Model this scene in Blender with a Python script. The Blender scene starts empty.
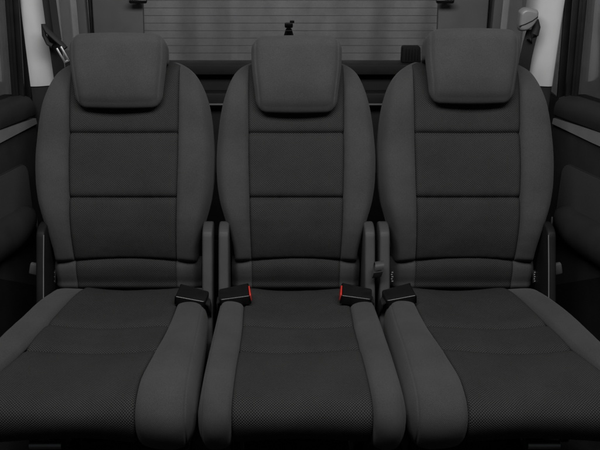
import bpy, bmesh, math, random
from mathutils import Vector, Matrix, noise
random.seed(7)
D = bpy.data
C = bpy.context.scene.collection
sc = bpy.context.scene
PI = math.pi

# ------------------------------------------------------------------ materials
def newmat(name):
    m = D.materials.new(name); m.use_nodes = True
    nt = m.node_tree
    return m, nt, nt.nodes['Principled BSDF']

def lnk(nt, a, b): nt.links.new(a, b)

def mathn(nt, op, a, b=None, c=None):
    n = nt.nodes.new('ShaderNodeMath'); n.operation = op
    for i, v in enumerate((a, b, c)):
        if v is None: continue
        if isinstance(v, (int, float)): n.inputs[i].default_value = v
        else: nt.links.new(v, n.inputs[i])
    return n.outputs[0]

def grey(v): return (v, v, v * 1.01, 1)

def plastic(name, col, rough, spec=0.4, grain=900.0, bump=0.05, var=0.12, col2=None):
    m, nt, p = newmat(name)
    tc = nt.nodes.new('ShaderNodeTexCoord')
    nz = nt.nodes.new('ShaderNodeTexNoise'); nz.inputs['Scale'].default_value = grain; nz.inputs['Detail'].default_value = 3
    lnk(nt, tc.outputs['Object'], nz.inputs['Vector'])
    n2 = nt.nodes.new('ShaderNodeTexNoise'); n2.inputs['Scale'].default_value = 14; n2.inputs['Detail'].default_value = 5
    lnk(nt, tc.outputs['Object'], n2.inputs['Vector'])
    mr = nt.nodes.new('ShaderNodeMapRange'); mr.inputs[1].default_value = .3; mr.inputs[2].default_value = .7
    mr.inputs[3].default_value = 1 - var; mr.inputs[4].default_value = 1 + var
    lnk(nt, n2.outputs[0], mr.inputs[0])
    mx = nt.nodes.new('ShaderNodeVectorMath'); mx.operation = 'SCALE'
    c = col if isinstance(col, tuple) else (col, col, col * 1.01)
    mx.inputs[0].default_value = c[:3]
    lnk(nt, mr.outputs[0], mx.inputs[3]); lnk(nt, mx.outputs[0], p.inputs['Base Color'])
    rr = nt.nodes.new('ShaderNodeMapRange'); rr.inputs[1].default_value = .3; rr.inputs[2].default_value = .7
    rr.inputs[3].default_value = max(0.03, rough - .08); rr.inputs[4].default_value = min(1, rough + .08)
    lnk(nt, n2.outputs[0], rr.inputs[0]); lnk(nt, rr.outputs[0], p.inputs['Roughness'])
    p.inputs['Specular IOR Level'].default_value = spec
    b = nt.nodes.new('ShaderNodeBump'); b.inputs['Strength'].default_value = bump; b.inputs['Distance'].default_value = .002
    lnk(nt, nz.outputs[0], b.inputs['Height']); lnk(nt, b.outputs[0], p.inputs['Normal'])
    return m

def plain_cloth(name, col):
    """tight flat-weave cloth of the bolsters and head rests"""
    m, nt, p = newmat(name)
    uv = nt.nodes.new('ShaderNodeUVMap')
    tc = nt.nodes.new('ShaderNodeTexCoord')
    n1 = nt.nodes.new('ShaderNodeTexNoise'); n1.inputs['Scale'].default_value = 650; n1.inputs['Detail'].default_value = 2
    lnk(nt, tc.outputs['Object'], n1.inputs['Vector'])
    n2 = nt.nodes.new('ShaderNodeTexNoise'); n2.inputs['Scale'].default_value = 9; n2.inputs['Detail'].default_value = 6
    lnk(nt, tc.outputs['Object'], n2.inputs['Vector'])
    sx = nt.nodes.new('ShaderNodeSeparateXYZ'); lnk(nt, uv.outputs[0], sx.inputs[0])
    k = 2 * PI / .0022
    wa = mathn(nt, 'SINE', mathn(nt, 'MULTIPLY', mathn(nt, 'ADD', sx.outputs[0], sx.outputs[1]), k))
    wb = mathn(nt, 'SINE', mathn(nt, 'MULTIPLY', mathn(nt, 'SUBTRACT', sx.outputs[0], sx.outputs[1]), k))
    h = mathn(nt, 'MULTIPLY_ADD', mathn(nt, 'ADD', wa, wb), .25, mathn(nt, 'MULTIPLY', n1.outputs[0], 1.3))
    f = mathn(nt, 'MULTIPLY_ADD', n1.outputs[0], 1.1, mathn(nt, 'MULTIPLY_ADD', n2.outputs[0], .6, .15))
    s = nt.nodes.new('ShaderNodeVectorMath'); s.operation = 'SCALE'; s.inputs[0].default_value = (col, col, col * 1.01)
    lnk(nt, f, s.inputs[3]); lnk(nt, s.outputs[0], p.inputs['Base Color'])
    p.inputs['Roughness'].default_value = .9
    p.inputs['Specular IOR Level'].default_value = .12
    p.inputs['Sheen Weight'].default_value = .06; p.inputs['Sheen Roughness'].default_value = .5
    b = nt.nodes.new('ShaderNodeBump'); b.inputs['Strength'].default_value = .6; b.inputs['Distance'].default_value = .0008
    lnk(nt, h, b.inputs['Height']); lnk(nt, b.outputs[0], p.inputs['Normal'])
    return m

def knit_cloth(name, lo, hi, pitch=.0062):
    """open spacer knit: diagonal rows of little holes"""
    m, nt, p = newmat(name)
    uv = nt.nodes.new('ShaderNodeUVMap')
    tc = nt.nodes.new('ShaderNodeTexCoord')
    # slight wobble so that rows are never ruled
    nw = nt.nodes.new('ShaderNodeTexNoise'); nw.inputs['Scale'].default_value = 30; nw.inputs['Detail'].default_value = 2
    lnk(nt, tc.outputs['Object'], nw.inputs['Vector'])
    sx = nt.nodes.new('ShaderNodeSeparateXYZ'); lnk(nt, uv.outputs[0], sx.inputs[0])
    wob = mathn(nt, 'MULTIPLY', mathn(nt, 'SUBTRACT', nw.outputs[0], .5), pitch * .6)
    x = mathn(nt, 'ADD', sx.outputs[0], wob)
    y = mathn(nt, 'ADD', sx.outputs[1], wob)
    cx = mathn(nt, 'COSINE', mathn(nt, 'MULTIPLY', x, 2 * PI / pitch))
    cy = mathn(nt, 'COSINE', mathn(nt, 'MULTIPLY', y, 2 * PI / (pitch * .80)))
    t = mathn(nt, 'MULTIPLY', cx, cy)                                         # peaks on a diagonal lattice
    n1 = nt.nodes.new('ShaderNodeTexNoise'); n1.inputs['Scale'].default_value = 420; n1.inputs['Detail'].default_value = 2
    lnk(nt, tc.outputs['Object'], n1.inputs['Vector'])
    n2 = nt.nodes.new('ShaderNodeTexNoise'); n2.inputs['Scale'].default_value = 10; n2.inputs['Detail'].default_value = 6
    lnk(nt, tc.outputs['Object'], n2.inputs['Vector'])
    hole = nt.nodes.new('ShaderNodeMapRange'); hole.interpolation_type = 'SMOOTHSTEP'
    hole.inputs[1].default_value = -.7; hole.inputs[2].default_value = 1.0; hole.inputs[3].default_value = 1; hole.inputs[4].default_value = 0
    lnk(nt, t, hole.inputs[0])
    f = mathn(nt, 'MULTIPLY_ADD', hole.outputs[0], hi - lo, lo)
    g = mathn(nt, 'MULTIPLY_ADD', n1.outputs[0], .8, mathn(nt, 'MULTIPLY_ADD', n2.outputs[0], .5, .35))
    col = mathn(nt, 'MULTIPLY', f, g)
    cb = nt.nodes.new('ShaderNodeCombineXYZ')
    for i in range(3): lnk(nt, col, cb.inputs[i])
    lnk(nt, cb.outputs[0], p.inputs['Base Color'])
    p.inputs['Roughness'].default_value = .85
    p.inputs['Specular IOR Level'].default_value = .12
    b = nt.nodes.new('ShaderNodeBump'); b.inputs['Strength'].default_value = .6; b.inputs['Distance'].default_value = .0014
    lnk(nt, mathn(nt, 'MULTIPLY_ADD', n1.outputs[0], .35, hole.outputs[0]), b.inputs['Height'])
    lnk(nt, b.outputs[0], p.inputs['Normal'])
    return m

def glass_mat(name, tint, refl):
    m = D.materials.new(name); m.use_nodes = True
    nt = m.node_tree; nt.nodes.clear()
    out = nt.nodes.new('ShaderNodeOutputMaterial')
    tr = nt.nodes.new('ShaderNodeBsdfTransparent'); tr.inputs[0].default_value = (tint, tint, tint * 1.01, 1)
    gl = nt.nodes.new('ShaderNodeBsdfGlossy'); gl.inputs['Roughness'].default_value = .05
    fr = nt.nodes.new('ShaderNodeFresnel'); fr.inputs[0].default_value = 1.45
    mx = nt.nodes.new('ShaderNodeMixShader')
    lnk(nt, mathn(nt, 'MULTIPLY', fr.outputs[0], refl), mx.inputs[0])
    lnk(nt, tr.outputs[0], mx.inputs[1]); lnk(nt, gl.outputs[0], mx.inputs[2]); lnk(nt, mx.outputs[0], out.inputs[0])
    return m

def metal(name, col, rough):
    m = plastic(name, col, rough, grain=300, bump=.03)
    m.node_tree.nodes['Principled BSDF'].inputs['Metallic'].default_value = 1
    return m

def carpet_mat(name, col):
    m = plastic(name, col, .95, .05, grain=500, bump=.9, var=.3)
    return m

M = {}
M['plain'] = plain_cloth('bolster cloth', .042)
M['plain_head'] = plain_cloth('head rest cloth', .047)
M['knit'] = knit_cloth('spacer knit', .0050, .0365, .0064)
M['shell'] = plastic('seat shell plastic', .008, .6, .1)
M['bracket'] = plastic('bracket plastic', .042, .5, .2, grain=1500, bump=.12)
M['bracket_dark'] = plastic('outer bracket plastic', .008, .5, .12, grain=1500, bump=.12)
M['gloss'] = plastic('buckle plastic', .006, .22, .4, grain=1200, bump=.02)
M['red'] = plastic('red button plastic', (.62, .028, .018), .35, .5, grain=200, bump=.0, var=.03)
M['belt'] = plastic('belt webbing', .012, .75, .2, grain=700, bump=.5)
M['thread'] = plastic('seam thread', .022, .8, .2)
M['chrome'] = metal('bright steel', .9, .5)
M['steel'] = metal('frame steel', .28, .38)
M['blackpaint'] = plastic('black frame paint', .005, .5, .12)
M['pillar'] = plastic('pillar plastic', .38, .6, .3, grain=1100, bump=.1, var=.05)
M['pillar_grey'] = plastic('rear trim plastic', .12, .65, .12, grain=1100, bump=.1, var=.07)
M['trim_dark'] = plastic('dark trim plastic', .016, .6, .10, grain=900, bump=.25)
M['trim_ledge'] = plastic('tailgate trim plastic', .014, .6, .15, grain=900, bump=.2)
M['trim_black'] = plastic('black trim plastic', .020, .6, .10, grain=900, bump=.25)
M['strip'] = plastic('door strip', .115, .55, .15, grain=900, bump=.1)
M['doorcloth'] = plain_cloth('door cloth', .019)
M['rubber'] = plastic('seal rubber', .008, .38, .5, grain=300, bump=.1)
M['cover'] = plastic('belt guide plastic', .15, .42, .45, grain=1200, bump=.05, var=.06)
M['carpet'] = carpet_mat('floor carpet', .012)
M['ground'] = carpet_mat('studio floor', .05)
M['glass'] = glass_mat('window glass', .80, .5)
M['sideglass'] = glass_mat('side glass', .80, .5)
M['wire'] = plastic('heating wire', .03, .5)
M['tagwhite'] = plastic('tag cloth', .30, .9, .1)

# curtain: cloth with faint mottling
def curtain_mat(name, col):
    m = plain_cloth(name, col)
    return m
M['curtain'] = curtain_mat('grey curtain', .25)
M['sidecurtain'] = curtain_mat('dark grey curtain', .31)

# ------------------------------------------------------------------ helpers
def link(name, verts, faces, mat, parent=None, uvs=None, smooth=True, sharp=None):
    me = D.meshes.new(name)
    me.from_pydata([tuple(v) for v in verts], [], faces)
    if uvs:
        ul = me.uv_layers.new(name='UVMap')
        for lp in me.loops: ul.data[lp.index].uv = uvs[lp.vertex_index]
    me.materials.append(mat)
    me.polygons.foreach_set('use_smooth', [smooth] * len(me.polygons))
    me.update()
    o = D.objects.new(name, me); C.objects.link(o)
    if parent: o.parent = parent
    if sharp: me.set_sharp_from_angle(angle=math.radians(sharp))
    return o

class MB:
    """collects shapes, then links them as ONE mesh"""
    def __init__(s): s.v = []; s.f = []
    def add(s, vs, fs):
        k = len(s.v); s.v += [Vector(v) for v in vs]; s.f += [tuple(i + k for i in f) for f in fs]
    def box(s, c, size, r=.003, seg=2, M4=None):
        bm = bmesh.new(); bmesh.ops.create_cube(bm, size=1)
        for v in bm.verts: v.co = Vector((v.co.x * size[0], v.co.y * size[1], v.co.z * size[2]))
        if r > 0: bmesh.ops.bevel(bm, geom=bm.edges[:], offset=min(r, min(size) * .48), segments=seg, profile=.5, affect='EDGES')
        bm.verts.index_update()
        vs = [(M4 @ v.co if M4 else v.co) + Vector(c) for v in bm.verts]
        s.add(vs, [[v.index for v in f.verts] for f in bm.faces]); bm.free(); return s
    def tube(s, pts, rad, n=12, flat=1.0, up=None):
        pts = [Vector(p) for p in pts]; k = len(pts); vs = []
        for i, p in enumerate(pts):
            t = (pts[min(i + 1, k - 1)] - pts[max(i - 1, 0)]).normalized()
            u = Vector(up) if up else (Vector((0, 0, 1)) if abs(t.z) < .9 else Vector((1, 0, 0)))
            a = t.cross(u).normalized(); b = a.cross(t).normalized()
            r = rad[i] if isinstance(rad, (list, tuple)) else rad
            for j in range(n):
                th = 2 * PI * j / n
                vs.append(p + a * (r * math.cos(th)) + b * (r * flat * math.sin(th)))
        fs = [[i * n + j, i * n + (j + 1) % n, (i + 1) * n + (j + 1) % n, (i + 1) * n + j] for i in range(k - 1) for j in range(n)]
        fs.append(list(range(n))[::-1]); fs.append([(k - 1) * n + j for j in range(n)])
        s.add(vs, fs); return s
    def ribbon(s, pts, widths, thick, nrm=None):
        """flat strap along pts; widths = half-width vectors"""
        pts = [Vector(p) for p in pts]; k = len(pts); vs = []
        for i, p in enumerate(pts):
            w = Vector(widths[i] if isinstance(widths, list) else widths)
            t = (pts[min(i + 1, k - 1)] - pts[max(i - 1, 0)]).normalized()
            n = t.cross(w).normalized() * (thick / 2)
            vs += [p - w - n, p + w - n, p + w + n, p - w + n]
        fs = []
        for i in range(k - 1):
            a, b = 4 * i, 4 * i + 4
            for j in range(4): fs.append([a + j, a + (j + 1) % 4, b + (j + 1) % 4, b + j])
        fs.append([3, 2, 1, 0]); fs.append([4 * (k - 1) + j for j in range(4)])
        s.add(vs, fs); return s
    def prism(s, poly, d, bevel=0):
        """poly: 3-D points of a planar outline; d: extrusion vector"""
        bm = bmesh.new(); vs = [bm.verts.new(p) for p in poly]; f = bm.faces.new(vs)
        r = bmesh.ops.extrude_face_region(bm, geom=[f])
        bmesh.ops.translate(bm, vec=Vector(d), verts=[g for g in r['geom'] if isinstance(g, bmesh.types.BMVert)])
        bmesh.ops.recalc_face_normals(bm, faces=bm.faces[:])
        if bevel: bmesh.ops.bevel(bm, geom=bm.edges[:], offset=bevel, segments=3, profile=.5, affect='EDGES')
        bm.verts.index_update()
        s.add([v.co for v in bm.verts], [[v.index for v in f.verts] for f in bm.faces]); bm.free(); return s
    def build(s, name, mat, parent=None, sharp=35):
        # normals outward
        o = link(name, s.v, s.f, mat, parent)
        bm = bmesh.new(); bm.from_mesh(o.data); bmesh.ops.recalc_face_normals(bm, faces=bm.faces[:]); bm.to_mesh(o.data); bm.free()
        o.data.polygons.foreach_set('use_smooth', [True] * len(o.data.polygons))
        o.data.set_sharp_from_angle(angle=math.radians(sharp))
        return o

def thing(name, label, cat, loc=(0, 0, 0), group=None):
    o = D.objects.new(name, None); C.objects.link(o); o.location = loc
    o.empty_display_size = .1
    o['label'] = label; o['category'] = cat
    if group: o['group'] = group
    return o
def tag(o, label, cat, group=None):
    o['label'] = label; o['category'] = cat
    if group: o['group'] = group
    return o

def interp(tab, x):
    """smooth (monotone cubic) interpolation of a table of pairs"""
    n = len(tab)
    if x <= tab[0][0]: return tab[0][1]
    if x >= tab[-1][0]: return tab[-1][1]
    d = [(tab[i + 1][1] - tab[i][1]) / (tab[i + 1][0] - tab[i][0]) for i in range(n - 1)]
    m = [d[0]] + [0 if d[i - 1] * d[i] <= 0 else 2 * d[i - 1] * d[i] / (d[i - 1] + d[i]) for i in range(1, n - 1)] + [d[-1]]
    for i in range(n - 1):
        if x <= tab[i + 1][0]:
            h = tab[i + 1][0] - tab[i][0]; t = (x - tab[i][0]) / h
            return ((2*t**3 - 3*t*t + 1) * tab[i][1] + (t**3 - 2*t*t + t) * h * m[i] + (-2*t**3 + 3*t*t) * tab[i + 1][1] + (t**3 - t*t) * h * m[i + 1])

def catmull(pts, n):
    """n+1 points spaced evenly along a Catmull-Rom curve (any dimension); returns points and lengths"""
    P = [pts[0]] + list(pts) + [pts[-1]]
    fine = []
    for i in range(1, len(P) - 2):
        for k in range(40):
            t = k / 40
            q = []
            for a, b, c, d in zip(P[i - 1], P[i], P[i + 1], P[i + 2]):
                q.append(.5 * (2*b + (c - a)*t + (2*a - 5*b + 4*c - d)*t*t + (-a + 3*b - 3*c + d)*t**3))
            fine.append(q)
    fine.append(list(pts[-1]))
    L = [0]
    for i in range(1, len(fine)):
        L.append(L[-1] + math.dist(fine[i][:2], fine[i - 1][:2]))
    out = []; j = 0
    for k in range(n + 1):
        s = L[-1] * k / n
        while j < len(L) - 2 and L[j + 1] < s: j += 1
        t = (s - L[j]) / max(1e-9, L[j + 1] - L[j])
        out.append([a + (b - a) * t for a, b in zip(fine[j], fine[j + 1])])
    return out, L[-1]

def sstep(a, b, x):
    t = max(0, min(1, (x - a) / (b - a))); return t * t * (3 - 2 * t)

def grid(name, rows, cols, fn, mat, parent, flip=False, skirt=None):
    """fn(i, j) -> (Vector, (u, v)); skirt: vector function offset for a border turned in behind the panel"""
    vs, uv = [], []
    for i in range(rows):
        for j in range(cols):
            p, t = fn(i, j); vs.append(Vector(p)); uv.append(t)
    fs = [[i * cols + j, i * cols + j + 1, (i + 1) * cols + j + 1, (i + 1) * cols + j] for i in range(rows - 1) for j in range(cols - 1)]
    if skirt is not None:
        loop = [j for j in range(cols)] + [i * cols + cols - 1 for i in range(1, rows)] + \
               [(rows - 1) * cols + j for j in range(cols - 2, -1, -1)] + [i * cols for i in range(rows - 2, 0, -1)]
        k = len(vs)
        for q in loop:
            vs.append(vs[q] + skirt); uv.append(uv[q])
        n = len(loop)
        for a in range(n):
            b = (a + 1) % n
            fs.append([loop[b], loop[a], k + a, k + b])
    if flip: fs = [f[::-1] for f in fs]
    return link(name, vs, fs, mat, parent, uv)

def wrinkle(p, amp=.0012, sc_=14, seed=0):
    return amp * noise.noise(Vector((p[0] * sc_ + seed * 7.3, p[1] * sc_, p[2] * sc_ + seed)))

# ------------------------------------------------------------------ seat
RECL = math.radians(22)
HZ = .40                                    # height of the crease between back and cushion
UPV = Vector((0, math.sin(RECL), math.cos(RECL)))
NV = Vector((0, -math.cos(RECL), math.sin(RECL)))
def back_pt(a, b, c): return Vector((a, 0, HZ)) + UPV * b + NV * c

W_TAB = [(.060, .176), (.10, .179), (.14, .187), (.19, .2015), (.246, .217), (.30, .2245), (.36, .2265), (.44, .2210),
         (.50, .2125), (.55, .2000), (.580, .1885), (.600, .1770), (.614, .1640), (.625, .148), (.633, .134), (.64, .122), (.70, .115)]
SEAMS_B = (.252, .431)
LUM = .074

def make_seat(name, label, x0, dw, dp, side, seed):
    """dw: extra half width of the back, dp: extra half width of its knit panel; side -1 / 0 / 1: left, middle, right seat"""
    root = thing(name, label, 'car seat', (x0, 0, 0), 'three seats in a row')
    # ---- back rest: profile up the middle (b, c)
    prof = [(LUM - .004, -.026), (LUM + .003, -.012), (LUM + .018, -.002), (.13, .0145), (.17, .0255), (.215, .0315), (.31, .0265), (.40, .018), (.50, .010),
            (.57, -.002), (.61, -.017), (.632, -.038), (.640, -.065), (.636, -.10)]
    NR = 250
    path, Lb = catmull(prof, NR)
    def half(b): return interp(W_TAB, b) - .003 + dw * (1 if b < .5 else 1 - .25 * sstep(.5, .64, b))
    def panel_half(b):
        return min(interp([(.06, .124), (.2, .128), (.4, .132), (.64, .133)], b) + dp, half(b) - .012)
    def seam_dip(b):
        d = min(abs(b - q) for q in SEAMS_B)
        return -.015 * math.exp(-d / .0055) + .003 * (1 - math.exp(-d / .03))
    bend = lambda a, b: .010 * (1 - (a / .2) ** 2) * math.exp(-max(0, b - LUM) / .03)    # the lower hem arches up in the middle
    def panel_fn(nc):
        def fn(i, j):
            b, c = path[i]; P = panel_half(b); u = -1 + 2 * j / (nc - 1)
            a = u * P
            edge = (1 - abs(u)) * P
            k = 1 - sstep(.60, .64, b)
            cc = c + (seam_dip(b) + .010 * u * u) * k - .010 * k * math.exp(-edge / .005)
            p = back_pt(a, b + bend(a, b), cc)
            dd = min(min(abs(b - q) for q in SEAMS_B), abs(b - LUM))
            pk = .0016 * math.exp(-dd / .014) * noise.noise(Vector((a * 75, b * 20, seed * 3.1)))
            p += NV * (wrinkle(p, .0034, 9, seed) + wrinkle(p, .0006, 45, seed) + pk)
            return p, (a, Lb * i / NR)
        return fn
    grid('backrest_panel', NR + 1, 101, panel_fn(101), M['knit'], root, skirt=-NV * .03)
    # bolsters
    cs, Lc = catmull([(0, -.010), (.03, -.001), (.13, .008), (.34, .0145), (.56, .0170), (.76, .0130), (.89, -.001), (.965, -.024), (1.0, -.055), (.99, -.085), (.93, -.11)], 46)
    for s in (-1, 1):
        def fn(i, j):
            b, c = path[i]; P = panel_half(b); W = half(b)
            f, h = cs[j]
            k = .55 + .45 * sstep(.06, .2, b)
            top = 1 - .96 * sstep(.50, .625, b)
            a = P + (W - P) * f
            low = math.exp(-max(0, b - LUM) / .010)
            cc = c + .010 * top + (h * k * top if h > 0 else h * (top if f < .1 else 1 - .45 * sstep(.56, .63, b)))
            p = back_pt(s * a, b + bend(a, b), cc)
            p += NV * (wrinkle(p, .0026, 9, seed + 5) + wrinkle(p, .0006, 40, seed) + .0011 * math.exp(-f * (W - P) / .012) * noise.noise(Vector((s * 3.3, b * 70, seed))))
            return p, (s * (P + (f * .085)), Lb * i / NR)
        grid('side_bolster', NR + 1, 47, fn, M['plain'], root, flip=(s < 0), skirt=-NV * .012)
    # raised stitch line along the shoulder of each bolster is part of the cloth; lumbar roll under the back
    lp, Ll = catmull([(LUM + .010, -.044), (LUM + .004, -.029), (LUM - .006, -.016), (LUM - .022, -.012), (.032, -.019), (.014, -.031), (.0, -.036), (-.012, -.055), (-.02, -.07)], 60)
    P0 = .124 + dp * .9; W0 = .182 + dw
    def lum_fn(a0, a1, nc, rnd):
        def fn(i, j):
            b, c = lp[i]; u = j / (nc - 1); a = a0 + (a1 - a0) * u
            dip = 0
            for e, on in ((a0, 1), (a1, 1)):
                d = abs(a - e); dip -= .005 * math.exp(-d / .004)
            w = abs(a) / W0
            c2 = c + dip - .028 * sstep(.86, 1.0, w) ** 2 + .006 * (1 - w * w)
            p = back_pt(a, b + bend(a, b) * .9 * sstep(.0, .07, b), c2)
            p += NV * (wrinkle(p, .0022, 17, seed + 9) + .0010 * math.exp(-abs(b - .066) / .012) * noise.noise(Vector((a * 90, seed, 2))))
            return p, (a, -Ll * i / 60)
        return fn
    lum = grid('lumbar_roll', 61, 90, lum_fn(-P0, P0, 90, 0), M['knit'], root, flip=True, skirt=-NV * .02)
    for s in (-1, 1):
        a0, a1 = (P0, W0) if s > 0 else (-W0, -P0)
        grid('roll_end', 61, 30, lum_fn(a0, a1, 30, 1), M['plain'], lum, flip=True, skirt=-NV * .03)
    # hard shell behind
    sh = MB()
    pts = []
    for b in [.02 + .6 * k / 24 for k in range(25)]:
        pts.append((half(b) - .018, b))
    outline = [back_pt(w, b, -.06) for w, b in pts] + [back_pt(-w, b, -.06) for w, b in reversed(pts)]
    sh.prism(outline, -NV * .055, .004)
    sh.build('backrest_shell', M['shell'], root)

    # ---- head rest (rounded pad, deep at the top and thin below)
    hb = .588 + (.010 if side < 0 else .022 if side > 0 else 0); hc = .036
    hx, hz, hd = (.1235 if side == 0 else .1325 if side < 0 else .1285), (.101 if side == 0 else .098), .037
    bm = bmesh.new(); bmesh.ops.create_cube(bm, size=2)
    bmesh.ops.subdivide_edges(bm, edges=bm.edges[:], cuts=47, use_grid_fill=True)
    vs = {}
    for v in bm.verts:
        q = v.co.copy()
        # rounded box: inner core plus radius
        rx, rz, rd = .034, .030, .030
        X, Z, Y = q.x * hx, q.z * hz, q.y * hd
        r = .034
        core = Vector((max(-hx + r, min(hx - r, X)), max(-hd + r, min(hd - r, Y)), max(-hz + r, min(hz - r, Z))))
        d = Vector((X, Y, Z)) - core
        if d.length > 1e-6:
            d.normalize()
        p = core + d * r
        t = (p.z + hz) / (2 * hz)                     # 0 bottom, 1 top
        front = p.y < 0
        w = .895 + .105 * sstep(0, .75, t) - .012 * sstep(.8, 1, t)
        x = p.x * w
        yy = p.y
        if front:
            yy += .014 * (1 - sstep(0, .5, t)) ** 2 * min(1, -p.y / hd * 1.2)
            yy -= .012 * (1 - (p.x / hx) ** 2) * (1 - .5 * abs(2 * t - 1) ** 2)
            ex = abs(abs(p.x) / hx - .895)
            yy += .0035 * math.exp(-(ex * hx / .0028) ** 2)          # seam by each side
        else:
            deep = sstep(.585, .655, t)
            yy = yy * (1 + 2.9 * deep) - .006 * (1 - deep)
            x *= 1 - .035 * (1 - deep)
        yy -= .010 * t                                # leans forward at the top
        sag = .004 * (1 - (p.x / hx) ** 2) * (1 if t > .5 else -1) * abs(2 * t - 1)
        P = back_pt(x + (-.0085 if side < 0 else .005 if side > 0 else 0), hb + p.z + sag, hc - yy)
        P += NV * (wrinkle(P, .0025, 8, seed + 20) if front else 0)
        v.co = P
    me = D.meshes.new('headrest')
    uvl = bm.loops.layers.uv.new('UVMap')
    for f in bm.faces:
        for l in f.loops: l[uvl].uv = (l.vert.co.x, l.vert.co.z)
    bmesh.ops.recalc_face_normals(bm, faces=bm.faces[:])
    bm.to_mesh(me); bm.free(); me.materials.append(M['plain_head'])
    me.polygons.foreach_set('use_smooth', [True] * len(me.polygons))
    head = D.objects.new('headrest', me); C.objects.link(head); head.parent = root
    for s in (-1, 1):
        MB().tube([back_pt(s * .06, hb - .02, .015), back_pt(s * .06, .60, -.03), back_pt(s * .06, .55, -.06)], .006, 12).build('post', M['steel'], head)

    # ---- cushion: profile from the crease forward and over the front edge (l, z)
    cp = [(-.055, .325), (-.045, .352), (-.022, .374), (.03, .389), (.13, .399), (.28, .407), (.40, .412), (.49, .411), (.545, .4045), (.570, .390),
          (.578, .370), (.573, .343), (.559, .318), (.536, .302), (.49, .294), (.42, .291)]
    NC = 220
    cpath, Lcu = catmull(cp, NC)
    nrm = []
    for i in range(NC + 1):
        a, b = cpath[max(0, i - 1)], cpath[min(NC, i + 1)]
        t = Vector((b[0] - a[0], b[1] - a[1])).normalized()
        nrm.append(Vector((-t.y, t.x)))               # upward / forward normal
    if side == 0:
        PL = [(0, -.142), (.25, -.142), (.45, -.150), (.57, -.154)]; PR = [(a, -b) for a, b in PL]
        LE = [(0, -.205), (.12, -.212), (.35, -.222), (.57, -.231)]; RE = [(a, -b) for a, b in LE]
    else:
        inner_p = [(0, .160), (.12, .157), (.25, .147), (.40, .126), (.50, .113), (.57, .112)]
        outer_p = [(0, -.122), (.12, -.145), (.25, -.166), (.38, -.190), (.50, -.222), (.57, -.228)]
        inner_e = [(0, .236), (.2, .240), (.57, .243)]
        outer_e = [(0, -.205), (.12, -.225), (.3, -.262), (.57, -.292)]
        if side < 0: PL, PR, LE, RE = outer_p, inner_p, outer_e, inner_e
        else:
            mir = lambda t: [(a, -b) for a, b in t]
            PL, PR, LE, RE = mir(inner_p), mir(outer_p), mir(inner_e), mir(outer_e)
    SE = []
    for target in (.222, .395):
        SE.append(min(range(NC // 2), key=lambda i: abs(cpath[i][0] - target)) * Lcu / NC)
    IMAX = max(range(NC + 1), key=lambda i: cpath[i][0])
    def cpos(i, a, h):
        l, z = cpath[i]; n = nrm[i]
        return Vector((a, -(l + n.x * h), z + n.y * h))
    def lparam(i):
        return cpath[i][0] if i < IMAX else cpath[IMAX][0]
    def cu_panel(i, j):
        nc = 110; u = j / (nc - 1); lp_ = lparam(i)
        a0, a1 = interp(PL, lp_), interp(PR, lp_)
        a = a0 + (a1 - a0) * u
        s = Lcu * i / NC
        d = min(abs(s - q) for q in SE)
        e = min(u, 1 - u) * (a1 - a0)
        h = -.0045 * math.exp(-(d / .013) ** 2) - .003 * math.exp(-d / .0035) + .005 * (1 - math.exp(-d / .05)) - .008 * math.exp(-e / .005) + .010 * (2 * u - 1) ** 2
        p = cpos(i, a, h)
        w = wrinkle(p, .0048, 7, seed + 30) + wrinkle(p, .0007, 40, seed) + .0014 * math.exp(-d / .02) * noise.noise(Vector((a * 60, s * 12, seed)))
        p.z += w
        return p, (a, s)
    grid('cushion_panel', NC + 1, 110, cu_panel, M['knit'], root, flip=False, skirt=Vector((0, .01, -.02)))
    ccs, _ = catmull([(0, -.008), (.03, .001), (.12, .0105), (.34, .0175), (.60, .0195), (.78, .0140), (.88, .0030), (.95, -.015), (.99, -.038), (1.0, -.065), (.985, -.095), (.94, -.12)], 100)
    for s in (-1, 1):
        E, Pn = (LE, PL) if s < 0 else (RE, PR)
        def fn(i, j):
            lp_ = lparam(i); P = interp(Pn, lp_); W = interp(E, lp_)
            f, h = ccs[j]
            arc = i / NC
            under = sstep(.80, 1.0, arc)
            W = W - s * .022 * under
            rear = sstep(-.03, .13, cpath[i][0]) if i < NC * .5 else 1
            hh = .010 + (h * (.10 + .90 * rear) if h > 0 else h * (1 - .75 * sstep(.72, .95, arc)))
            hh -= .0022 * math.exp(-((f - .84) * abs(W - P) / .0016) ** 2) * (1 if f < .95 else 0)
            a = P + (W - P) * f
            p = cpos(i, a, hh)
            p.z += wrinkle(p, .0035, 7, seed + 40) + wrinkle(p, .0007, 35, seed)
            return p, (P + f * .07 * s, Lcu * i / NC)
        grid('cushion_bolster', NC + 1, 101, fn, M['plain'], root, flip=(s < 0), skirt=Vector((0, .012, -.006)))
    # pan below the cushion
    l0 = max(LE[-1][1], -.25); r0 = min(RE[-1][1], .25)
    pan = MB(); pan.box((0, -.26, .300), (r0 - l0 - .10, .44, .06), .012)
    pan.build('cushion_pan', M['shell'], root)
    # ---- hinge covers at the sides
    for s in (-1, 1):
        inner = (side == 0) or (s == -side)
        xb = s * (.198 if side == 0 else (.236 if s == -side else .216))
        wd = .0142 if inner else .012
        mb = MB()
        # side view outline (y,z), rounded top
        ol = []
        for k in range(13):
            th = PI * k / 12
            ol.append((.040 * math.cos(th), .020 * math.sin(th) + .166))
        poly = [(ol[k][0], ol[k][1]) for k in range(13)] + [(-.048, .10), (-.060, .0), (-.070, -.10), (-.04, -.16), (.07, -.16), (.07, .0)]
        pts3 = [Vector((xb - wd, -.03 + .03 * 0 + y + (z) * math.tan(RECL) * .75, HZ + z)) for y, z in poly]
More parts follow.
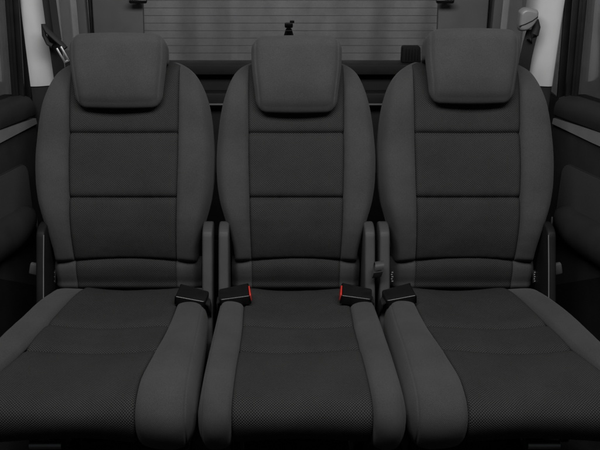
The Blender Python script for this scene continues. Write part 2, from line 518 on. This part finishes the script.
        mb.prism(pts3, (2 * wd, 0, 0), .006)
        br = mb.build('hinge_cover', M['bracket'] if inner else M['bracket_dark'], root, 30)
        # bright edge bead
        if not inner:
            br.scale = (1, 1, 1)
            e = [Vector((xb - s * (wd - .002), -.034 + y + z * math.tan(RECL) * .75 - .002, HZ + z)) for y, z in [(-.034, .17), (-.045, .10), (-.057, .0), (-.066, -.08)]]
            MB().tube(e, .0014, 8).build('edge_bead', M['strip'], br)
            # fold lever
            lv = MB()
            lv.box((xb + s * .026, -.020, HZ + .070), (.024, .016, .032), .004, M4=Matrix.Rotation(s * math.radians(-14), 3, 'Y'))
            lv.box((xb + s * .014, -.010, HZ + .066), (.02, .010, .014), .002)
            lv.build('fold_lever', M['cover_dark'], root)
        # little cloth tag at the end of the lumbar roll
        if not inner or side == 1:
            tp = back_pt(s * (W0 - .003), .030, -.026)
            Rt = Matrix.Rotation(-RECL, 3, 'X') @ Matrix.Rotation(s * math.radians(30), 3, 'Z')
            t_ = MB().box(tp, (.011, .0025, .036), .0008, M4=Rt).build('cloth_tag', M['belt'], root)
            mk = MB()
            for q in range(5):
                mk.box(tp + Rt @ Vector((.001 * (-1) ** q, -.0014, -.013 + .0062 * q)), (.005 - .001 * (q % 2), .0008, .0028), .0002, M4=Rt)
            mk.build('tag_mark', M['tagwhite'], t_)
    # ---- frame below: rails, cross tube and front latch
    fr = MB()
    fr.tube([(-.17, -.30, .225), (.17, -.30, .225)], .013, 14)
    fr.tube([(-.17, -.05, .20), (.17, -.05, .20)], .013, 14)
    for s in (-1, 1):
        fr.box((s * .165, -.23, .225), (.022, .42, .035), .004)
        fr.tube([(s * .165, -.30, .21), (s * .165, -.26, .03)], .014, 12)
        fr.tube([(s * .165, -.03, .21), (s * .165, -.08, .03)], .014, 12)
    fr.build('seat_frame', M['blackpaint'], root)
    for s in (-1, 1):
        MB().box((s * .165, -.22, .02), (.05, .56, .035), .006).build('floor_rail', M['blackpaint'], root)
    lat = MB(); xl = 0.02 if side == 0 else (-.005 if side < 0 else -.04)
    lat.box((xl, -.500, .262), (.055, .03, .012), .003); lat.box((xl + .004, -.47, .262), (.016, .05, .03), .003)
    lat.box((xl - .012, -.512, .266), (.03, .012, .008), .002, M4=Matrix.Rotation(.5, 3, 'Y'))
    lat.build('latch', M['blackpaint'], root)
    if side != 0:
        xs = .11 * side if side < 0 else .085
        hb_ = MB(); hb_.tube([(xs - .037, -.515, .259), (xs + .037, -.515, .259)], .0105, 16)
        hb_.build('release_bar', M['steel'], root)
    return root

M['cover_dark'] = plastic('lever plastic', .055, .45)
seat_mid = make_seat('car_seat', 'middle of the three black cloth seats, between two red buckle buttons', .0, 0, 0, 0, 1)
seat_l = make_seat('car_seat', 'black cloth seat under the belt tongue with white metal stripes', -.478, .027, .019, -1, 2)
seat_r = make_seat('car_seat', 'black cloth seat under the pale grey belt guide', .474, .022, .014, 1, 3)

# pull loop between the middle and right hinge covers
lp = MB()
loop = []
for k in range(31):
    th = PI * 1.9 * k / 30 + .3
    loop.append((.215 + .003 * math.sin(th), -.085 - .012 * math.cos(th) - .004 * math.sin(2 * th), HZ + .098 + .022 * math.sin(th)))
lp.ribbon(loop, (.0120, .002, .001), .0028)
pl = lp.build('pull_loop', M['bracket'], None)
tag(pl, 'small black fabric pull loop between the hinge covers of two seats', 'pull loop')

# ------------------------------------------------------------------ buckles
def make_buckle(x, y, z, s, yaw, label, red):
    """s: +1 button end points to +x"""
    root = thing('seat_belt_buckle', label, 'buckle', (x, y, z), 'seat belt buckles')
    R = Matrix.Rotation(yaw, 3, 'Z') @ Matrix.Rotation(-s * math.radians(9), 3, 'Y') @ Matrix.Rotation(math.radians(14), 3, 'X')
    def T(v): return R @ Vector(v)
    L, Dp, H = .084, .054, .030
    mb = MB()
    # top-view outline slightly tapered away from the button
    ol = []
    for cx, cy, r, a0 in ((L/2 - .003, Dp/2 - .003, .003, 0), (-L/2 + .010, Dp/2 - .011, .007, 90), (-L/2 + .010, -Dp/2 + .011, .007, 180), (L/2 - .003, -Dp/2 + .003, .003, 270)):
        for k in range(5):
            th = math.radians(a0 + 90 * k / 4); ol.append((cx + r * math.cos(th), cy + r * math.sin(th)))
    mb.prism([T((s * px, py, -H/2)) for px, py in ol], R @ Vector((0, 0, H)), .0035)
    mb.build('buckle_body', M['gloss'], root, 30)
    q = 0 if red else -.0045
    b = MB(); b.box(T((s * (L/2 - .001 + q), .000, .000)), (.008, .040, .021), .0022, M4=R)
    b.box(T((s * (L/2 - .001 + q), -.013, .005)), (.009, .010, .013), .002, M4=R)
    b.build('release_button', M['red'], root)
    st = MB(); st.ribbon([T((-s * .036, 0, 0)), T((-s * .046, .0, -.006)), T((-s * .050, .006, -.035)), T((-s * .050, .03, -.09))], (0, .018, 0), .004)
    st.build('stalk', M['belt'], root)
    return root
BZ = .428
make_buckle(-.168, -.108, BZ + .003, 1, math.radians(4), 'buckle with red button on the left rear corner of the middle seat', True)
make_buckle(.159, -.106, BZ + .003, -1, math.radians(-4), 'buckle with red button on the right rear corner of the middle seat', True)
make_buckle(-.278, -.112, BZ + .001, -1, math.radians(-10), 'plain black buckle lying on the seat under the belt tongue', False)
make_buckle(.270, -.106, BZ + .001, 1, math.radians(10), 'plain black buckle lying on the seat below the grey belt guide', False)

# ------------------------------------------------------------------ van body
van = thing('van', 'dark van interior with doors, pale pillars and rear window around the seats', 'van', (0, 0, 0))
YR = 1.30                                   # plane of the tailgate
DY0, DX0 = .342, .775
DIR = Vector((.045, -.2, 0)).normalized()

def door(s):
    def P(k, z, inn=0):
        """k: metres forward of the rear edge, inn: metres towards the seats"""
        d = Vector((s * DIR.x, DIR.y, 0)); n = Vector((-s * abs(DIR.y), -DIR.x, 0))
        return Vector((s * DX0, DY0, 0)) + d * k + n * inn + Vector((0, 0, z + .07 * k))
    def slab(profile, k0, k1, nk=2, cap=True):
        """profile (inn, z) loop swept along the door"""
        mb = MB(); vs = []
        n = len(profile)
        for i in range(nk):
            k = k0 + (k1 - k0) * i / (nk - 1)
            vs += [P(k, z, a) for a, z in profile]
        fs = [[i * n + j, i * n + (j + 1) % n, (i + 1) * n + (j + 1) % n, (i + 1) * n + j] for i in range(nk - 1) for j in range(n)]
        fs += [list(range(n))[::-1], [(nk - 1) * n + j for j in range(n)]]
        mb.add(vs, fs); return mb
    LEN = .80
    pr = [(-.10, .06), (0, .06), (.006, .20), (.008, .45), (.004, .70), (-.002, .772), (-.10, .772)]
    card = slab(pr, 0, LEN, 12).build('door', M['trim_black'], van)
    # padded ledge below the window
    lg = [(-.09, .800), (.000, .800), (.006, .806), (.008, .822), (.004, .842), (-.008, .857), (-.03, .864), (-.09, .862)]
    slab(lg, 0.006, LEN, 12).build('window_ledge', M['trim_dark'], card)
    # strip
    mb = MB(); vs = []
    for i in range(12):
        k = .004 + LEN * i / 11
        h = .0085 + .024 * min(1, k / .25) * .45
        vs += [P(k, .786 - h, -.05), P(k, .786 - h, .006), P(k, .786 + h * .9, .0045), P(k, .786 + h * .9, -.05)]
    fs = [[i * 4 + j, i * 4 + (j + 1) % 4, (i + 1) * 4 + (j + 1) % 4, (i + 1) * 4 + j] for i in range(11) for j in range(4)]
    fs += [[3, 2, 1, 0], [44, 45, 46, 47]]
    mb.add(vs, fs); mb.build('door_strip', M['strip'], card)
    # recessed cloth insert with rounded corners and a piping round it
    def rr(k0, k1, z0, z1, r, inn, n=8):
        out = []
        for cx, cz, a0 in ((k1 - r, z1 - r, 0), (k0 + r, z1 - r, 90), (k0 + r, z0 + r, 180), (k1 - r, z0 + r, 270)):
            for q in range(n + 1):
                th = math.radians(a0 + 90 * q / n); out.append(P(cx + r * math.cos(th), cz + r * math.sin(th), inn))
        return out
    ins = rr(.098, .60, .50, .680, .035, .008)
    n = Vector((-s * abs(DIR.y), -DIR.x, 0))
    MB().prism(ins, n * .004, .0015).build('door_insert', M['doorcloth'], card)
    MB().tube(ins + ins[:1], .0032, 8).build('insert_piping', M['trim_dark'], card)
    # arm rest: a rounded bar
    mb = MB(); vs = []; NK, NN = 22, 20
    for i in range(NK):
        t = i / (NK - 1); k = .110 + .5 * t
        g = min(1, math.sqrt(min(1, t * 9)))
        for j in range(NN):
            th = 2 * PI * j / NN
            cz = .535 - .03 * sstep(.0, .25, t); hz_ = (.036 + .022 * sstep(0, .3, t)) * g
            vs.append(P(k, cz + hz_ * math.sin(th), .010 + .050 * g * max(-.3, math.cos(th)) ** 1))
    fs = [[i * NN + j, i * NN + (j + 1) % NN, (i + 1) * NN + (j + 1) % NN, (i + 1) * NN + j] for i in range(NK - 1) for j in range(NN)]
    fs += [list(range(NN))[::-1], [(NK - 1) * NN + j for j in range(NN)]]
    mb.add(vs, fs); mb.build('armrest', M['trim_dark'], card, 50)
    # lower panel with curved piping
    pts = [P(.080 + .0, .50, .009), P(.078, .46, .010), P(.078, .40, .010), P(.082, .33, .010), P(.094, .26, .010), P(.112, .21, .010), P(.15, .17, .010), P(.25, .15, .010), P(.5, .15, .010)]
    ln, _ = catmull([tuple(p) for p in pts], 50)
    MB().tube([Vector(p) for p in ln], .0035, 8).build('pocket_piping', M['strip'], card)
    poly = [Vector(p) for p in ln[2:]] + [P(.5, .49, .010)]
    MB().prism(poly, n * .003, 0).build('pocket_panel', M['shell'], card)
    # window glass of the door and its frame
    gl = [P(-.02, .84, -.055), P(.9, .84, -.055), P(.9, 1.5, -.015), P(-.02, 1.5, -.015)]
    MB().prism(gl, n * .004).build('window_pane', M['sideglass'], card)
    fr = MB()
    for q, (off, w, th) in enumerate(((-.028, .010, .034), (-.010, .008, .020), (.008, .010, .030), (.024, .005, .018))):
        fr.prism([P(off, .85, -.05), P(off + w, .85, -.05), P(off + w + .0, 1.5, -.012), P(off, 1.5, -.012)], n * th, .0025)
    fr.prism([P(-.036, .85, -.052), P(.032, .85, -.052), P(.032, 1.5, -.016), P(-.036, 1.5, -.016)], n * .012, .002)
    fr.build('window_frame', M['rubber'], card)
door(-1); door(1)

def pillar(s):
    # pale upper trim, a shallow tapering channel standing just behind the door
    def loop(z):
        t = (z - .86) / .7
        x0 = (.783 if s < 0 else .764) + .010 * t; x1 = .700 if s < 0 else .690      # outer, inner
        y0 = .37
        pr = [(x0, y0 + .15), (x0 + .001, y0 + .005), (x0 - .001, y0 - .006), (x0 - .008, y0 - .011), (x0 - .030, y0 - .007), (x1 + .030, y0 + .002), (x1 + .014, y0 + .010), (x1 + .004, y0 + .030),
              (x1 + .001, y0 + .065), (x1 + .006, y0 + .11), (x1 + .015, y0 + .15)]
        pr, _ = catmull(pr, 36)
        return [(s * a, b, z) for a, b in pr]
    def tower(z0, z1, name, mat, grow, parent=van):
        mb = MB(); vs = []; N = 8
        for i in range(9):
            z = z0 + (z1 - z0) * i / 8
            vs += [Vector(p) + Vector((0, grow, 0)) for p in loop(z)]
        n = len(loop(1))
        fs = [[i * n + j, i * n + (j + 1) % n, (i + 1) * n + (j + 1) % n, (i + 1) * n + j] for i in range(8) for j in range(n)]
        fs += [list(range(n))[::-1], [8 * n + j for j in range(n)]]
        mb.add(vs, fs)
        return mb.build(name, mat, parent, 60)
    up = tower(.885, 1.55, 'pillar_trim', M['pillar'], 0)
    tower(.04, .882, 'pillar_base', M['trim_black'], .004)
pillar(-1); pillar(1)

# quarter panels beside the luggage bay, each with a window
def quarter(s):
    mb = MB()
    xo, xi = s * .86, s * .80
    mb.box((s * .83, (.535 + YR) / 2, .42), (.06, YR - .535, .76), .006)       # lower wall
    lo = mb.build('quarter_trim', M['trim_black'], van)
    fr = MB()
    fr.box((s * .812, 1.275, 1.155), (.034, .045, .80), .004)
    fr.build('rear_pillar', M['pillar_grey'], lo)
    MB().box((s * .85, .895, 1.15), (.004, .69, .70), .001).build('quarter_window', M['sideglass'], lo)
quarter(-1); quarter(1)

# tailgate
tg = MB()
tg.box((0, YR + .04, .475), (1.60, .06, .54), .01)
tail = tg.build('tailgate', M['trim_ledge'], van)
MB().box((0, YR - .005, .735), (1.60, .09, .042), .006).build('tailgate_ledge', M['trim_ledge'], tail)
MB().box((0, YR - .02, .615), (1.60, .06, .05), .008).build('tailgate_grip', M['trim_ledge'], tail)
MB().box((0, YR - .055, .595), (1.56, .012, .006), .002).build('load_sill_strip', M['strip'], tail)
for s in (-1, 1):
    w = MB(); w.prism([(s * .589 + .005, YR - .01, .760), (s * .783 + .004, YR - .01, .760), (s * .783 + .004, YR + .06, 1.55), (s * .572 + .005, YR + .06, 1.55)], (0, .03, 0), .004)
    w.build('tailgate_side_trim', M['pillar_grey'], tail)
    MB().prism([(s * .786 + .004, YR - .02, .74), (s * .798 + .004, YR - .02, .74), (s * .798 + .004, YR + .05, 1.55), (s * .786 + .004, YR + .05, 1.55)], (0, .05, 0), .003).build('tailgate_seal', M['rubber'], tail)
    hx_ = .602 if s > 0 else .588
    k = MB(); k.tube([(s * hx_, YR + .0, 1.022), (s * hx_, YR - .03, 1.017), (s * hx_, YR - .055, 1.012)], [.018, .024, .02], 16)
    k.box((s * hx_, YR - .05, 1.004), (.07, .02, .018), .006)
    k.build('trim_stop', M['gloss'], tail)
MB().prism([(-.60, YR + .035, .750), (.60, YR + .035, .750), (.59, YR + .10, 1.5), (-.59, YR + .10, 1.5)], (0, .004, 0)).build('rear_window', M['glass'], tail)
hw = MB()
for k in range(22):
    z = .785 + .0295 * k; y = YR + .033 + (z - .75) * .0867
    hw.box((0, y, z), (1.19, .001, .0016), 0)
hw.build('heating_wires', M['wire'], tail)
bx = MB(); bx.prism([(.452, YR - .02, .757), (.530, YR - .02, .757), (.526, YR - .015, .815), (.521, YR - .015, .820), (.459, YR - .015, .820), (.453, YR - .015, .814)], (0, .04, 0), .004)
for q in range(5): bx.box((.468 + .012 * q, YR - .021, .79), (.003, .004, .045), .001)
bx.build('latch_housing', M['shell'], tail)
# headliner side rails are above the frame; luggage tray behind the seats
MB().box((0, .95, .28), (1.58, .66, .02), .004).build('luggage_tray', M['shell'], van)

# floor
fl = MB(); fl.box((0, .1, -.01), (1.72, 2.6, .02), .002)
f = fl.build('floor', M['carpet'], None); f['kind'] = 'structure'
g = MB(); g.box((0, .5, -.36), (9, 9, .02), 0); g = g.build('ground', M['ground'], None); g['kind'] = 'structure'

# ------------------------------------------------------------------ belts
def belt_left():
    r = thing('seat_belt', 'black belt with a white striped metal tongue hanging by the pale pillar', 'seat belt', (-.72, .40, .86), 'seat belts by the pillars')
    o = Vector(r.location)
    W = lambda x, y, z: Vector((x, y, z)) - o
    MB().ribbon([W(-.702, .336, 1.55), W(-.700, .336, 1.2), W(-.696, .338, 1.06), W(-.692, .342, .98), W(-.690, .346, .9), W(-.690, .350, .7)], (.0165, .006, 0), .0022).build('webbing', M['belt'], r)
    MB().ribbon([W(-.690, .330, 1.55), W(-.687, .328, 1.2), W(-.682, .324, 1.08), W(-.678, .318, 1.03)], (.009, .004, 0), .0022).build('webbing', M['belt'], r)
    t = MB()
    t.tube([W(-.712, .312, 1.072), W(-.700, .304, 1.056), W(-.676, .298, 1.034), W(-.652, .292, 1.012)], [.007, .011, .012, .009], 14, .6)
    t.tube([W(-.714, .314, 1.076), W(-.714, .310, 1.045), W(-.704, .306, 1.022), W(-.692, .304, 1.016)], .0065, 10)
    tg_ = t.build('belt_tongue', M['trim_black'], r)
    p = MB()
    Ry = Matrix.Rotation(math.radians(-26), 3, 'Y')
    for d in (-.006, .006):
        p.box(W(-.660 + d, .284, .996 + d * .4), (.0055, .003, .044), .001, M4=Ry)
    p.box(W(-.651, .284, .976), (.018, .003, .006), .001, M4=Ry)
    p.build('metal_plate', M['chrome'], tg_)
belt_left()
def belt_right():
    r = thing('seat_belt', 'black belt running down from a pale grey guide on the pillar', 'seat belt', (.72, .40, .86), 'seat belts by the pillars')
    o = Vector(r.location)
    W = lambda x, y, z: Vector((x, y, z)) - o
    MB().ribbon([W(.681, .340, 1.055), W(.676, .345, 1.02), W(.672, .350, .97), W(.670, .352, .9), W(.670, .352, .7)], (.0165, -.005, 0), .0022).build('webbing', M['belt'], r)
    # guide: rounded wedge
    g = MB()
    ol = [(-.030, .022), (-.014, .034), (.022, .028), (.028, .018), (.026, -.002), (.012, -.026), (-.006, -.038), (-.028, -.032)]
    ol = [tuple(q) for q in catmull(ol + ol[:1], 36)[0][:-1]]
    NO = len(ol); vs = []; fs = []
    rings = [(1.0, 0.0), (1.02, -.010)] + [(1 - .30 * (1 - math.cos(PI / 2 * q / 7)), -.016 - .014 * math.sin(PI / 2 * q / 7)) for q in range(8)]
    for sc_, dy in rings:
        vs += [W(.661 + a * .9 * sc_, .344 + dy, 1.088 + b * .88 * sc_) for a, b in ol]
    for q in range(len(rings) - 1):
        fs += [[q * NO + a, q * NO + (a + 1) % NO, (q + 1) * NO + (a + 1) % NO, (q + 1) * NO + a] for a in range(NO)]
    fs += [list(range(NO))[::-1], [(len(rings) - 1) * NO + a for a in range(NO)]]
    g.add(vs, fs)
    c = g.build('belt_guide', M['cover'], r, 50)
    s_ = MB(); s_.tube([W(.632, .314, 1.069), W(.649, .3135, 1.075), W(.669, .3135, 1.085), W(.683, .314, 1.096)], .0014, 8)
    s_.build('guide_groove', M['shell'], c)
    b = MB(); b.tube([W(.688, .348, 1.083), W(.691, .344, 1.062), W(.687, .342, 1.042), W(.675, .342, 1.022)], [.008, .012, .013, .010], 12)
    b.build('guide_slot', M['trim_black'], c)
belt_right()

# ------------------------------------------------------------------ curtains round the van
def curtain(name, label, p0, p1, z0, z1, mat, folds, amp, seed):
    p0, p1 = Vector(p0), Vector(p1); L = (p1 - p0).length; t = (p1 - p0).normalized(); n = Vector((-t.y, t.x, 0))
    NU, NVv = int(L * 70), 30
    def fn(i, j):
        u = L * j / (NU - 1); v = i / (NVv - 1)
        ph = folds * u + 1.6 * noise.noise(Vector((u * 1.1, v * .35, seed)))
        d = amp * (math.sin(ph) + .45 * math.sin(2.3 * ph + 1.1 + .8 * v) + .5 * noise.noise(Vector((u * 5, v * 1.2, seed + 4))))
        d *= .75 + .35 * v
        p = p0 + t * u + n * d; p.z = z0 + (z1 - z0) * (1 - v)
        return p, (u, v * (z1 - z0))
    o = grid(name, NVv, NU, fn, mat, None)
    sol = o.modifiers.new('cloth thickness', 'SOLIDIFY'); sol.thickness = .003
    return tag(o, label, 'curtain', 'curtains hung round the van')
curtain('curtain', 'grey curtain hanging behind the rear window with heating wires', (-1.9, 2.7, 0), (1.9, 2.7, 0), -.33, 2.3, M['curtain'], 11, .055, 1)
curtain('curtain', 'dark grey curtain outside the door window near the belt tongue', (-1.42, -1.2, 0), (-1.42, 2.6, 0), -.33, 2.3, M['sidecurtain'], 17, .02, 2)
curtain('curtain', 'dark grey curtain outside the door window near the belt guide', (1.42, 2.6, 0), (1.42, -1.2, 0), -.33, 2.3, M['sidecurtain'], 17, .02, 3)

# small tripod outside the rear window
tr = thing('tripod', 'small black tripod standing behind the rear window', 'tripod', (.012, 2.1, -.35))
hz_ = 1.065
hd = MB(); hd.box((0, 0, hz_ + .050), (.040, .04, .022), .006); hd.tube([(0, 0, hz_ - .01), (0, 0, hz_ + .035)], .012, 12)
hd.box((.016, 0, hz_ + .066), (.022, .022, .012), .003)
hd.build('tripod_head', M['shell'], tr)
MB().tube([(0, 0, hz_ - .35), (0, 0, hz_)], .010, 12).build('centre_column', M['shell'], tr)
for k in range(3):
    th = math.radians(90 + 120 * k)
    MB().tube([(.006 * math.cos(th), .006 * math.sin(th), hz_ + .030), (.40 * math.cos(th), .33 * math.sin(th), .002)], [.010, .007], 10).build('leg', M['shell'], tr)

# ------------------------------------------------------------------ light
def area(name, loc, target, sx, sy, power):
    l = D.lights.new(name, 'AREA'); l.shape = 'RECTANGLE'; l.size = sx; l.size_y = sy; l.energy = power
    l.color = (1, .99, .98)
    o = D.objects.new(name, l); C.objects.link(o); o.location = loc
    o.rotation_euler = (Vector(target) - Vector(loc)).to_track_quat('-Z', 'Y').to_euler()
    return o
area('softbox', (0, -1.16, 2.32), (0, .02, .62), 2.0, .55, 56)
area('curtain_softbox', (0, 2.15, 2.45), (0, 2.72, 1.0), 2.4, .2, 26).data.spread = math.radians(110)
w = D.worlds.new('World'); sc.world = w; w.use_nodes = True
w.node_tree.nodes['Background'].inputs[0].default_value = (.9, .95, 1, 1)
w.node_tree.nodes['Background'].inputs[1].default_value = .035

# ------------------------------------------------------------------ camera
cam = D.cameras.new('camera'); co = D.objects.new('camera', cam); C.objects.link(co)
cam.sensor_width = 36; cam.lens = 850 / 600 * 36; cam.clip_end = 100; cam.clip_start = .05
cam.shift_x = 26.5 / 600
co.location = (-.063, -2.122, 1.492); co.rotation_euler = (math.radians(90 - 23), 0, 0)
sc.camera = co
sc.view_settings.view_transform = 'Standard'; sc.view_settings.look = 'None'
sc.view_settings.exposure = 0; sc.view_settings.gamma = 1
